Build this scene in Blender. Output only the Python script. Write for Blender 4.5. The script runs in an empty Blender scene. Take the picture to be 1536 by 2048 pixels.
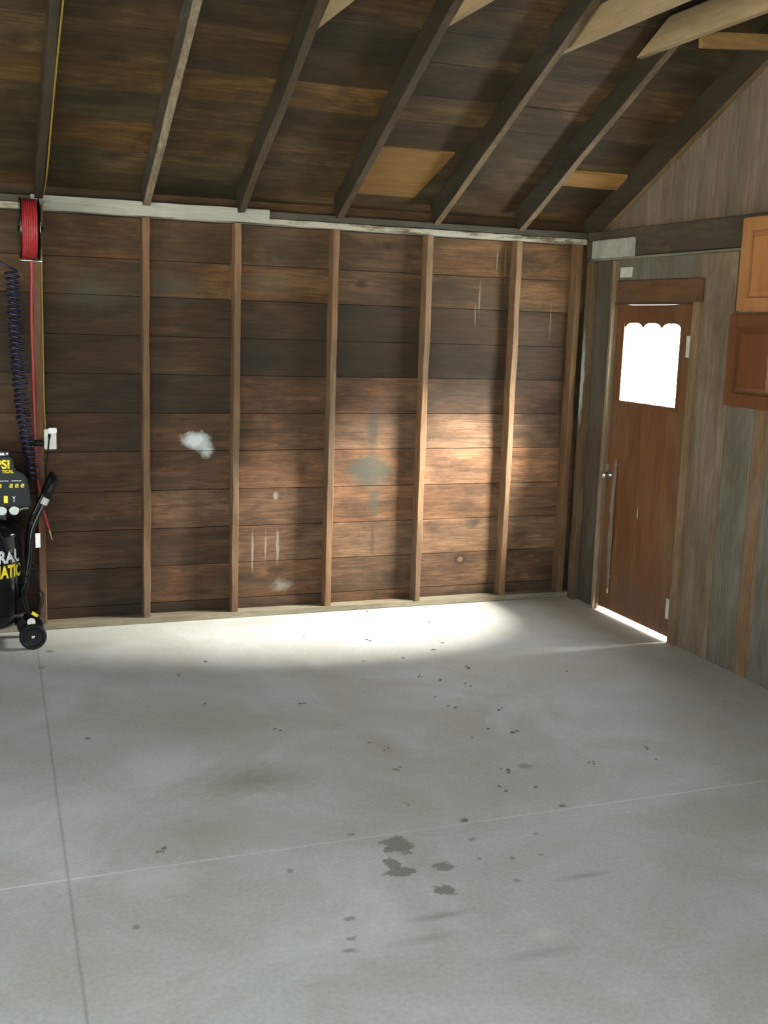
import bpy, bmesh, math, random
from mathutils import Vector, Matrix, noise
random.seed(7)
S = bpy.context.scene
COL = S.collection

# ------------------------------------------------------------------ camera
cam_d = bpy.data.cameras.new('camera')
cam = bpy.data.objects.new('camera', cam_d); COL.objects.link(cam)
cam_d.sensor_fit = 'VERTICAL'; cam_d.sensor_height = 24.0
cam_d.lens = 2206.94 / 2048 * 24.0
cam_d.clip_start = 0.05
cam.matrix_world = Matrix(((0.935207, 0.029632, -0.352860, -3.94805), (-0.352582, 0.170156, -0.920181, -6.65827), (0.032775, 0.984972, 0.169579, 1.85416), (0, 0, 0, 1)))
S.camera = cam

# ------------------------------------------------------------------ look
S.view_settings.view_transform = 'Standard'; S.view_settings.look = 'None'
S.view_settings.gamma = 1.0; S.view_settings.use_curve_mapping = False
S.view_settings.exposure = 0.0

# ------------------------------------------------------------------ world, sun, daylight
W = bpy.data.worlds.new('overcast_sky'); S.world = W; W.use_nodes = True
bg = W.node_tree.nodes['Background']
bg.inputs['Color'].default_value = (0.86, 0.94, 1.0, 1); bg.inputs['Strength'].default_value = 5.0

def sun(name, az_from, elev, energy, angle, color):
    d = bpy.data.lights.new(name, 'SUN'); d.energy = energy; d.angle = math.radians(angle); d.color = color
    o = bpy.data.objects.new(name, d); COL.objects.link(o)
    a, e = math.radians(az_from), math.radians(elev)
    src = Vector((math.cos(e) * math.cos(a), math.cos(e) * math.sin(a), math.sin(e)))   # where the sun stands
    o.rotation_euler = (src).to_track_quat('Z', 'Y').to_euler()
    o.location = src * 20
sun('sun', -28, 39, 235.0, 47, (1.0, 0.96, 0.88))

def area(name, loc, rot, sx, sy, power, color):
    d = bpy.data.lights.new(name, 'AREA'); d.shape = 'RECTANGLE'; d.size = sx; d.size_y = sy
    d.energy = power; d.color = color
    o = bpy.data.objects.new(name, d); COL.objects.link(o)
    o.location = loc; o.rotation_euler = rot
# daylight coming in at the open vehicle door behind the camera and at the opening in the gable on the left
area('daylight_front_door', (-4.2, -7.5, 1.2), (math.radians(90), 0, 0), 4.4, 2.0, 104, (0.80, 0.92, 0.97))
area('daylight_side_door', (-7.6, -4.2, 1.3), (math.radians(90), 0, math.radians(-90)), 3.0, 2.0, 65, (0.84, 0.94, 0.97))

# skylight and bounce from the sunlit yard entering through the pane of the side door
area('daylight_door_window', (0.07, -0.835, 1.64), (0, math.radians(90), 0), 0.46, 0.58, 40, (0.86, 0.94, 1.0))
# fill lamp added above the frame to brighten the floor, no fixture
area('overhead_fill', (-3.6, -4.9, 3.35), (0, 0, 0), 1.3, 0.35, 37, (0.88, 0.94, 0.93))

# ------------------------------------------------------------------ helpers
def obj(name, bm, mat, parent=None, smooth=False):
    me = bpy.data.meshes.new(name); bm.to_mesh(me); bm.free()
    if mat is not None: me.materials.append(mat)
    if smooth:
        for f in me.polygons: f.use_smooth = True
    o = bpy.data.objects.new(name, me); COL.objects.link(o)
    if parent is not None:
        o.parent = parent
        o.matrix_parent_inverse = Matrix.Translation(-Vector(parent.location)) if parent.type == 'EMPTY' else Matrix.Identity(4)
    return o

def struct(o):
    o['kind'] = 'structure'; return o

def tag(o, label, cat, group=None, kind=None):
    o['label'] = label; o['category'] = cat
    if group: o['group'] = group
    if kind: o['kind'] = kind
    return o

def thing(name, label, cat, loc, group=None):
    o = bpy.data.objects.new(name, None); COL.objects.link(o); o.location = loc; o.empty_display_size = 0.1
    return tag(o, label, cat, group)

def BM():
    bm = bmesh.new()
    bm.loops.layers.float_color.new('tint')
    return bm

def tint_faces(bm, faces, t):
    L = bm.loops.layers.float_color['tint']
    for f in faces:
        for l in f.loops: l[L] = t

def box(bm, x0, x1, y0, y1, z0, z1, t=(1, 1, 1, 0.5)):
    v = [bm.verts.new(p) for p in ((x0,y0,z0),(x1,y0,z0),(x1,y1,z0),(x0,y1,z0),(x0,y0,z1),(x1,y0,z1),(x1,y1,z1),(x0,y1,z1))]
    fs = [bm.faces.new([v[i] for i in q]) for q in ((0,3,2,1),(4,5,6,7),(0,1,5,4),(1,2,6,5),(2,3,7,6),(3,0,4,7))]
    tint_faces(bm, fs, t)
    return fs

def rafter_tint(bm, fs, side, bottom):  # light put into colour: undersides lighter, sides darker; on the pale rafter, white paint
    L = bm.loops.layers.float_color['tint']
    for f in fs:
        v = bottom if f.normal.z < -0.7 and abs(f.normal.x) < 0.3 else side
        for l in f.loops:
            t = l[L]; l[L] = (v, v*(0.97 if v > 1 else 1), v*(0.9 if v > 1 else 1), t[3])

def prism(bm, pts, off, t=(1, 1, 1, 0.5)):
    """extrude polygon pts (3d) by vector off"""
    off = Vector(off); a = [bm.verts.new(p) for p in pts]; b = [bm.verts.new(Vector(p) + off) for p in pts]
    fs = [bm.faces.new(a), bm.faces.new(b[::-1])]
    n = len(pts)
    for i in range(n): fs.append(bm.faces.new([a[i], b[i], b[(i+1) % n], a[(i+1) % n]]))
    tint_faces(bm, fs, t)
    bmesh.ops.recalc_face_normals(bm, faces=fs)
    return fs

def beam(bm, P, Q, w, h, up=(0, 0, 1), seg=14, jit=0.0025, t=(1, 1, 1, 0.5), seed=0, chamfer=0.003):
    """rough sawn beam between P and Q, w across, h along up, slightly wavy edges"""
    P, Q = Vector(P), Vector(Q); d = (Q - P).normalized(); s = d.cross(Vector(up)).normalized(); u = s.cross(d).normalized()
    rnd = random.Random(seed); rings = []
    prof = []
    for sx, sy in ((-1,-1),(1,-1),(1,1),(-1,1)):
        if chamfer:
            a = (sx*(w/2 - chamfer), sy*h/2); b = (sx*w/2, sy*(h/2 - chamfer))
            prof += ([b, a] if sx*sy > 0 and sx < 0 or (sx*sy < 0 and sx > 0 and False) else [a, b])
        else: prof.append((sx*w/2, sy*h/2))
    # sort by angle for a clean ring
    prof.sort(key=lambda q: math.atan2(q[1]/h, q[0]/w))
    n = len(prof); ph = [rnd.uniform(0, 100) for _ in range(n)]
    for i in range(seg + 1):
        k = i/seg; c = P.lerp(Q, k); ring = []
        for j, (a, b) in enumerate(prof):
            jj = (j//2*2) % n
            na = noise.noise(Vector((k*7 + ph[jj], 0, 0)))*jit*2; nb = noise.noise(Vector((k*7 + ph[jj], 9, 0)))*jit*2
            ring.append(bm.verts.new(c + s*(a + na) + u*(b + nb)))
        rings.append(ring)
    fs = []
    for i in range(seg):
        for j in range(n):
            fs.append(bm.faces.new([rings[i][j], rings[i][(j+1) % n], rings[i+1][(j+1) % n], rings[i+1][j]]))
    fs.append(bm.faces.new(rings[0][::-1])); fs.append(bm.faces.new(rings[-1]))
    bmesh.ops.recalc_face_normals(bm, faces=fs)
    tint_faces(bm, fs, t)
    return fs

def tube(bm, pts, r, n=10, closed=False, cap=True):
    pts = [Vector(p) for p in pts]; m = len(pts); rings = []
    prev = None
    for i, p in enumerate(pts):
        if closed: d = (pts[(i+1) % m] - pts[i-1]).normalized()
        else: d = (pts[min(i+1, m-1)] - pts[max(i-1, 0)]).normalized()
        if prev is None:
            a = Vector((0, 0, 1)) if abs(d.z) < 0.9 else Vector((1, 0, 0)); s = d.cross(a).normalized()
        else: s = (prev - d*prev.dot(d)).normalized()
        prev = s; u = d.cross(s); rr = r[i] if isinstance(r, (list, tuple)) else r
        rings.append([bm.verts.new(p + (s*math.cos(2*math.pi*k/n) + u*math.sin(2*math.pi*k/n))*rr) for k in range(n)])
    fs = []
    for i in range(m if closed else m - 1):
        A, B = rings[i], rings[(i+1) % m]
        for k in range(n): fs.append(bm.faces.new([A[k], A[(k+1) % n], B[(k+1) % n], B[k]]))
    if cap and not closed: fs += [bm.faces.new(rings[0][::-1]), bm.faces.new(rings[-1])]
    bmesh.ops.recalc_face_normals(bm, faces=fs)
    return fs

def spline(pts, k=8):
    """Catmull-Rom through pts"""
    P = [Vector(p) for p in pts]; P = [P[0]*2 - P[1]] + P + [P[-1]*2 - P[-2]]; out = []
    for i in range(1, len(P) - 2):
        for j in range(k):
            t = j/k; a, b, c, d = P[i-1], P[i], P[i+1], P[i+2]
            out.append(0.5*((2*b) + (c - a)*t + (2*a - 5*b + 4*c - d)*t*t + (3*b - a - 3*c + d)*t**3))
    out.append(P[-2]); return out

def lathe(bm, prof, c, axis='Z', n=48):
    """prof: list of (r, h) along axis from centre c"""
    c = Vector(c); rings = []
    def pt(r, h, a):
        x, y = r*math.cos(a), r*math.sin(a)
        return c + (Vector((x, y, h)) if axis == 'Z' else Vector((x, h, y)) if axis == 'Y' else Vector((h, x, y)))
    for r, h in prof:
        rings.append([bm.verts.new(pt(max(r, 1e-4), h, 2*math.pi*k/n)) for k in range(n)])
    fs = []
    for A, B in zip(rings, rings[1:]):
        for k in range(n): fs.append(bm.faces.new([A[k], A[(k+1) % n], B[(k+1) % n], B[k]]))
    fs += [bm.faces.new(rings[0][::-1]), bm.faces.new(rings[-1])]
    bmesh.ops.recalc_face_normals(bm, faces=fs)
    return fs

# ------------------------------------------------------------------ materials
class NT:
    def __init__(self, name):
        self.m = bpy.data.materials.new(name); self.m.use_nodes = True
        self.t = self.m.node_tree; self.b = self.t.nodes['Principled BSDF']
    def n(self, typ, **kw):
        o = self.t.nodes.new(typ)
        for k, v in kw.items(): setattr(o, k, v)
        return o
    def l(self, a, b): self.t.links.new(a, b)
    def val(self, sock, v):
        if hasattr(v, 'is_linked') or hasattr(v, 'links'): self.l(v, sock)
        else: sock.default_value = v
    def math(self, op, a, b=0.0, clamp=False):
        o = self.n('ShaderNodeMath', operation=op, use_clamp=clamp); self.val(o.inputs[0], a); self.val(o.inputs[1], b); return o.outputs[0]
    def vmath(self, op, a, b):
        o = self.n('ShaderNodeVectorMath', operation=op); self.val(o.inputs[0], a); self.val(o.inputs[1], b); return o.outputs[0]
    def noise(self, vec, scale, detail=4, rough=0.55, dist=0.0, col=False):
        o = self.n('ShaderNodeTexNoise'); self.l(vec, o.inputs['Vector']); o.inputs['Scale'].default_value = scale
        o.inputs['Detail'].default_value = detail; o.inputs['Roughness'].default_value = rough; o.inputs['Distortion'].default_value = dist
        return o.outputs['Color'] if col else o.outputs['Fac']
    def ramp(self, fac, stops, interp='LINEAR'):
        o = self.n('ShaderNodeValToRGB'); self.l(fac, o.inputs[0]); o.color_ramp.interpolation = interp
        e = o.color_ramp.elements
        while len(e) < len(stops): e.new(0.5)
        for i, (p, c) in enumerate(stops):
            e[i].position = p; e[i].color = (c, c, c, 1) if isinstance(c, (int, float)) else (*c, 1)
        return o.outputs[0]
    def mix(self, fac, a, b, mode='MIX'):
        o = self.n('ShaderNodeMix', data_type='RGBA', blend_type=mode)
        self.val(o.inputs[0], fac)
        for s, v in ((o.inputs[6], a), (o.inputs[7], b)):
            if isinstance(v, tuple): s.default_value = (*v, 1) if len(v) == 3 else v
            else: self.l(v, s)
        return o.outputs[2]
    def coords(self): return self.n('ShaderNodeTexCoord').outputs['Object']
    def scale(self, vec, s): return self.vmath('MULTIPLY', vec, s)
    def bump(self, h, strength=0.3, dist=0.01):
        o = self.n('ShaderNodeBump'); o.inputs['Strength'].default_value = strength; o.inputs['Distance'].default_value = dist
        self.l(h, o.inputs['Height']); self.l(o.outputs[0], self.b.inputs['Normal'])

def plain(name, col, rough=0.5, metal=0.0, spec=0.5, nz=0.12, nscale=30):
    T = NT(name); c = T.coords(); f = T.noise(c, nscale, 3)
    lo = tuple(v*(1 - nz) for v in col); hi = tuple(min(1, v*(1 + nz)) for v in col)
    T.l(T.ramp(f, [(0.3, lo), (0.7, hi)]), T.b.inputs['Base Color'])
    T.b.inputs['Roughness'].default_value = rough; T.b.inputs['Metallic'].default_value = metal
    T.b.inputs['Specular IOR Level'].default_value = spec
    return T.m

def wood(name, dark, mid, light, axis='X', dirt=0.5, dirt_col=(0.03, 0.024, 0.016), grey=0.3, grey_col=(0.11, 0.11, 0.085),
         blobs=(), knots=True, rough=0.75, dirt_scale=1.6, offs=(0, 0, 0), paint=None, grain=1.0):
    """old sawn boards. tint attribute: rgb multiplies, alpha shifts the grain per board. blobs: (centre, radii, colour, strength, edge softness)"""
    T = NT(name); c0 = T.coords()
    at = T.n('ShaderNodeAttribute', attribute_name='tint')
    sh = T.n('ShaderNodeCombineXYZ'); T.l(T.math('MULTIPLY', at.outputs['Alpha'], 37.0), sh.inputs[0])
    T.l(T.math('MULTIPLY', at.outputs['Alpha'], 11.0), sh.inputs[1]); T.l(T.math('MULTIPLY', at.outputs['Alpha'], 5.0), sh.inputs[2])
    c = T.vmath('ADD', c0, sh.outputs[0])
    sc = {'X': (1.6, 26, 26), 'Z': (26, 26, 1.6), 'Y': (26, 1.6, 13)}[axis]
    g = T.scale(c, sc)
    fine = T.noise(g, 2.2, 6, 0.65, 1.3)
    broad = T.noise(T.scale(c, tuple(v*0.22 if v > 2 else v*0.8 for v in sc)), 1.0, 4, 0.6, 1.2)
    f = T.math('ADD', T.math('MULTIPLY', fine, 0.55*grain), T.math('MULTIPLY', broad, 1.0 - 0.55*grain))
    col = T.ramp(f, [(0.30, dark), (0.50, mid), (0.72, light)])
    if knots:
        vo = T.n('ShaderNodeTexVoronoi', feature='F1'); ks = {'X': (1.5, 1, 4.2), 'Z': (4.2, 1, 1.5), 'Y': (4.2, 1.5, 1)}[axis]
        warp = T.vmath('ADD', T.scale(c, ks), T.scale(T.noise(c, 3, 2, col=True), (0.25, 0.25, 0.25)))
        T.l(warp, vo.inputs['Vector']); vo.inputs['Scale'].default_value = 1.0
        k = T.ramp(vo.outputs['Distance'], [(0.05, 1.0), (0.12, 0.0)])
        col = T.mix(T.math('MULTIPLY', k, 0.6), col, tuple(v*0.28 for v in dark))
    col = T.mix(1.0, col, at.outputs['Color'], 'MULTIPLY')
    # grey weathering and dirt: large soft stains
    cs = T.vmath('ADD', c0, offs)
    st = T.scale(cs, {'X': (0.9, 1.8, 2.4), 'Z': (2.4, 2.4, 0.9), 'Y': (1.8, 0.9, 1.8)}[axis])
    gw = T.ramp(T.noise(st, 1.3, 5, 0.62, 0.4), [(0.46, 0.0), (0.68, 1.0)])
    gw = T.math('MULTIPLY', gw, T.ramp(fine, [(0.35, 0.5), (0.6, 1.0)]))
    col = T.mix(T.math('MULTIPLY', gw, grey), col, grey_col)
    dw = T.ramp(T.noise(T.vmath('ADD', st, (7.3, 2.1, 4.4)), dirt_scale, 6, 0.62, 0.5), [(0.42, 0.0), (0.66, 1.0)])
    col = T.mix(T.math('MULTIPLY', dw, dirt), col, dirt_col)
    bl = T.ramp(T.noise(T.scale(cs, {'X': (1, 1, 2.2), 'Z': (2.2, 2.2, 1), 'Y': (2, 1, 2)}[axis]), 4.2, 5, 0.68, 0.5), [(0.50, 0.0), (0.68, 1.0)])
    col = T.mix(T.math('MULTIPLY', bl, 0.75*dirt), col, dirt_col)
    wn = T.noise(c0, 13, 4, 0.65, col=True)
    wn = T.vmath('SUBTRACT', wn, (0.5, 0.5, 0.5))
    for (ctr, rad, bcol, strength, soft) in blobs:
        p = T.vmath('SUBTRACT', T.vmath('ADD', c0, T.vmath('MULTIPLY', wn, tuple(min(0.16, r_*1.7) if r_ < 5 else 0 for r_ in rad))), ctr)
        p = T.vmath('MULTIPLY', p, tuple(1.0/r_ for r_ in rad))
        ln = T.n('ShaderNodeVectorMath', operation='LENGTH'); T.l(p, ln.inputs[0])
        m_ = T.ramp(ln.outputs['Value'], [(max(0.0, 0.85 - soft), 1.0), (1.0, 0.0)])
        col = T.mix(T.math('MULTIPLY', m_, strength), col, bcol)
    if paint:
        pcol, lo, hi = paint
        pm = T.ramp(T.noise(T.scale(c0, {'X': (2, 8, 8), 'Z': (8, 8, 2), 'Y': (8, 2, 8)}[axis]), 1.6, 6, 0.65), [(lo, 0.0), (hi, 1.0)])
        col = T.mix(pm, col, pcol)
    T.l(col, T.b.inputs['Base Color']); T.b.inputs['Roughness'].default_value = rough
    T.b.inputs['Specular IOR Level'].default_value = 0.25
    T.bump(f, 0.35, 0.006)
    return T.m

B = 900.0   # "any depth" radius for stains on a flat face
PALE = (0.26, 0.25, 0.20)
wall_blobs = [
    ((-2.64, 0, 1.105), (0.105, B, 0.065), (0.55, 0.60, 0.60), 0.95, 0.55),
    ((-2.575, 0, 1.05), (0.055, B, 0.060), (0.50, 0.55, 0.53), 0.85, 0.6),
    ((-1.50, 0, 0.905), (0.17, B, 0.13), (0.050, 0.052, 0.037), 0.85, 0.3),
    ((-1.47, 0, 0.70), (0.05, B, 0.10), (0.050, 0.050, 0.036), 0.7, 0.4),
    ((-1.49, 0, 1.17), (0.05, B, 0.20), (0.045, 0.046, 0.034), 0.65, 0.5),
    ((-1.60, 0, 2.084), (0.06, B, 0.035), (0.02, 0.012, 0.008), 0.9, 0.5),
    ((-1.43, 0, 2.335), (0.045, B, 0.035), (0.02, 0.012, 0.008), 0.9, 0.5),
    ((-0.83, 0, 0.285), (0.06, B, 0.045), (0.03, 0.02, 0.012), 0.85, 0.4),
    ((-0.83, 0, 0.285), (0.022, B, 0.018), (0.17, 0.10, 0.055), 0.9, 0.3),
    ((-0.74, 0, 0.535), (0.07, B, 0.05), (0.03, 0.022, 0.015), 0.8, 0.6),
    ((-1.47, 0, 0.45), (0.018, B, 0.14), (0.05, 0.035, 0.02), 0.6, 0.4),
    ((-2.275, 0, 0.40), (0.010, B, 0.16), PALE, 0.65, 0.4),
    ((-2.19, 0, 0.44), (0.008, B, 0.11), PALE, 0.5, 0.4),
    ((-2.11, 0, 0.43), (0.012, B, 0.14), PALE, 0.6, 0.4),
    ((-2.08, 0, 0.17), (0.08, B, 0.05), PALE, 0.7, 0.8),
    ((-2.13, 0, 0.75), (0.02, B, 0.03), PALE, 0.6, 0.4),
    ((-0.775, 0, 2.02), (0.007, B, 0.13), (0.20, 0.19, 0.12), 0.6, 0.4),
    ((-0.60, 0, 2.25), (0.006, B, 0.13), (0.20, 0.19, 0.12), 0.6, 0.4),
    ((-0.66, 0, 2.28), (0.006, B, 0.09), (0.20, 0.19, 0.12), 0.6, 0.4),
    ((-0.80, 0, 1.92), (0.006, B, 0.09), (0.20, 0.19, 0.12), 0.5, 0.4),
    ((-0.24, 0, 1.88), (0.006, B, 0.14), (0.18, 0.17, 0.11), 0.5, 0.4),
    ((-2.79, 0, 2.03), (0.28, B, 0.10), (0.060, 0.060, 0.044), 0.6, 0.85),
    ((-2.19, 0, 2.07), (0.22, B, 0.10), (0.060, 0.060, 0.044), 0.6, 0.85),
    ((-3.25, 0, 1.98), (0.25, B, 0.13), (0.060, 0.060, 0.044), 0.6, 0.85),
    ((-2.30, 0, 1.62), (0.30, B, 0.14), (0.014, 0.016, 0.012), 0.75, 0.8),
    ((-3.15, 0, 0.62), (0.40, B, 0.05), (0.012, 0.014, 0.010), 0.75, 0.8),
    ((-3.36, 0, 0.28), (0.25, B, 0.10), (0.014, 0.012, 0.009), 0.7, 0.9),
    ((-1.20, 0, 1.75), (1.5, B, 0.22), (0.022, 0.017, 0.010), 0.6, 0.9),
]
M = {}
M['wall'] = wood('old_brown_sheathing', (0.022, 0.012, 0.005), (0.066, 0.035, 0.0145), (0.155, 0.086, 0.040), 'X', dirt=0.6, dirt_col=(0.016, 0.012, 0.007), grey=0.35, grey_col=(0.06, 0.056, 0.038), blobs=wall_blobs)
M['roof'] = wood('roof_sheathing', (0.013, 0.0075, 0.003), (0.046, 0.027, 0.009), (0.118, 0.072, 0.024), 'X', dirt=0.7, grey=0.45, dirt_scale=1.6, offs=(3, 1, 0), dirt_col=(0.010, 0.008, 0.005), grey_col=(0.052, 0.050, 0.032))
M['stud'] = wood('stud_lumber', (0.085, 0.048, 0.025), (0.165, 0.098, 0.052), (0.27, 0.175, 0.10), 'Z', dirt=0.45, dirt_col=(0.055, 0.034, 0.02), grey=0.4, grey_col=(0.16, 0.145, 0.105), knots=False)
M['rafter'] = wood('dark_rafter_lumber', (0.012, 0.008, 0.004), (0.027, 0.018, 0.009), (0.055, 0.038, 0.022), 'Y', dirt=0.55, grey=0.35, grey_col=(0.08, 0.078, 0.06), knots=False)
M['rafter_white'] = wood('white_washed_rafter', (0.06, 0.045, 0.03), (0.125, 0.105, 0.075), (0.25, 0.225, 0.18), 'Y', dirt=0.5, grey=0.4, grey_col=(0.2, 0.2, 0.16), knots=False)
M['new'] = wood('fresh_lumber', (0.19, 0.135, 0.07), (0.27, 0.195, 0.105), (0.35, 0.26, 0.15), 'Y', dirt=0.12, grey=0.1, grey_col=(0.4, 0.37, 0.28), knots=False)
M['newx'] = wood('fresh_lumber_block', (0.14, 0.082, 0.030), (0.21, 0.125, 0.045), (0.28, 0.18, 0.075), 'X', dirt=0.15, grey=0.1, knots=False)
M['whiteboard'] = wood('white_painted_board', (0.16, 0.16, 0.135), (0.28, 0.285, 0.25), (0.40, 0.405, 0.365), 'X', dirt=0.35, dirt_col=(0.18, 0.18, 0.14), grey=0.5, grey_col=(0.38, 0.38, 0.32), knots=False)
M['plate'] = wood('paint_flaked_plate', (0.04, 0.03, 0.018), (0.08, 0.06, 0.035), (0.14, 0.11, 0.065), 'X', dirt=0.4, grey=0.3, knots=False, paint=((0.30, 0.285, 0.23), 0.42, 0.52))
M['darkplate'] = wood('dark_plate', (0.02, 0.018, 0.012), (0.045, 0.04, 0.028), (0.08, 0.07, 0.05), 'X', dirt=0.4, grey=0.3, grey_col=(0.08, 0.08, 0.06), knots=False)
M['sole'] = wood('dusty_sole_plate', (0.12, 0.10, 0.065), (0.20, 0.17, 0.115), (0.32, 0.29, 0.21), 'X', dirt=0.35, dirt_col=(0.10, 0.08, 0.05), grey=0.4, grey_col=(0.30, 0.28, 0.21), knots=False)
right_blobs = [((0, -0.83, 1.0), (B, 0.01, 0.01), (0.1, 0.1, 0.1), 0.0, 0.5)]
M['right'] = wood('grey_weathered_boards', (0.070, 0.056, 0.040), (0.140, 0.120, 0.092), (0.24, 0.215, 0.175), 'Z', dirt=0.4, dirt_col=(0.07, 0.055, 0.036), grey=0.5, grey_col=(0.155, 0.155, 0.135), knots=False, offs=(0, 2, 5))
M['girt'] = wood('dark_brown_girt', (0.032, 0.024, 0.015), (0.056, 0.043, 0.027), (0.10, 0.078, 0.052), 'Y', dirt=0.4, grey=0.3, grey_col=(0.11, 0.12, 0.10), knots=False)
M['girtedge'] = wood('pale_ledge_strip', (0.11, 0.105, 0.08), (0.16, 0.155, 0.12), (0.23, 0.22, 0.18), 'Y', dirt=0.3, grey=0.3, grey_col=(0.3, 0.3, 0.25), knots=False)
M['jamb'] = wood('grey_brown_jamb', (0.09, 0.063, 0.038), (0.16, 0.12, 0.078), (0.25, 0.205, 0.145), 'Z', dirt=0.3, grey=0.4, grey_col=(0.28, 0.26, 0.2), knots=False)
door_blobs = [((0, -0.525, 0.62), (B, 0.030, 0.46), (0.20, 0.19, 0.17), 0.75, 0.4),
              ((0, -0.82, 0.72), (B, 0.008, 0.05), (0.5, 0.47, 0.42), 0.8, 0.4),
              ((0, -0.83, 0.15), (B, 0.45, 0.17), (0.13, 0.085, 0.055), 0.6, 0.8)]
M['door'] = wood('red_brown_door', (0.062, 0.024, 0.008), (0.115, 0.048, 0.017), (0.18, 0.085, 0.033), 'Z', dirt=0.3, dirt_col=(0.10, 0.055, 0.03), grey=0.25, grey_col=(0.2, 0.16, 0.11), blobs=door_blobs, knots=False, rough=0.55)
M['doorhead'] = wood('red_brown_header', (0.065, 0.030, 0.012), (0.11, 0.054, 0.023), (0.16, 0.082, 0.038), 'Y', dirt=0.4, grey=0.2, knots=False)
M['cab'] = wood('orange_maple_cabinet', (0.20, 0.088, 0.032), (0.27, 0.125, 0.048), (0.33, 0.165, 0.07), 'Z', dirt=0.0, grey=0.05, knots=False, rough=0.4, grain=0.7)
M['cab_low'] = wood('red_brown_cabinet', (0.075, 0.027, 0.012), (0.105, 0.040, 0.018), (0.14, 0.057, 0.026), 'Z', dirt=0.0, grey=0.05, knots=False, rough=0.38, grain=0.7)
M['black'] = plain('black_gloss_paint', (0.004, 0.006, 0.006), 0.14, spec=0.35)
M['rubber'] = plain('black_rubber', (0.006, 0.007, 0.007), 0.5, spec=0.2)
M['panel'] = plain('dark_green_panel', (0.004, 0.011, 0.012), 0.4, spec=0.15)
M['steel'] = plain('bright_steel', (0.62, 0.64, 0.64), 0.3, 1.0)
M['gauge'] = plain('gauge_face', (0.45, 0.50, 0.50), 0.3)
M['white'] = plain('white_plastic', (0.62, 0.62, 0.54), 0.4)
M['whitebright'] = plain('clean_white_plastic', (0.88, 0.88, 0.86), 0.35)
M['paper'] = plain('grey_white_tag', (0.42, 0.43, 0.38), 0.8)
M['red'] = plain('red_rubber_hose', (0.27, 0.016, 0.018), 0.5)
M['navy'] = plain('navy_nylon_coil', (0.006, 0.008, 0.032), 0.35)
M['yellowcord'] = plain('yellow_cord_jacket', (0.20, 0.14, 0.012), 0.6)
M['yellow'] = plain('yellow_print', (0.85, 0.68, 0.02), 0.5)
M['printwhite'] = plain('white_print', (0.66, 0.70, 0.72), 0.5)
M['brass'] = plain('brass', (0.55, 0.42, 0.18), 0.35, 0.8)
M['debris'] = plain('dry_dirt_flakes', (0.16, 0.15, 0.115), 0.9, nz=0.4)
M['blocker'] = plain('blocker_black', (0.02, 0.02, 0.02), 0.9)

# glass: thin pane, lets daylight through
T = NT('window_glass'); tr = T.n('ShaderNodeBsdfTransparent'); gl = T.n('ShaderNodeBsdfGlossy'); gl.inputs['Roughness'].default_value = 0.05
mx = T.n('ShaderNodeMixShader'); mx.inputs[0].default_value = 0.06
T.l(tr.outputs[0], mx.inputs[1]); T.l(gl.outputs[0], mx.inputs[2])
T.l(mx.outputs[0], T.t.nodes['Material Output'].inputs['Surface']); M['glass'] = T.m

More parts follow.
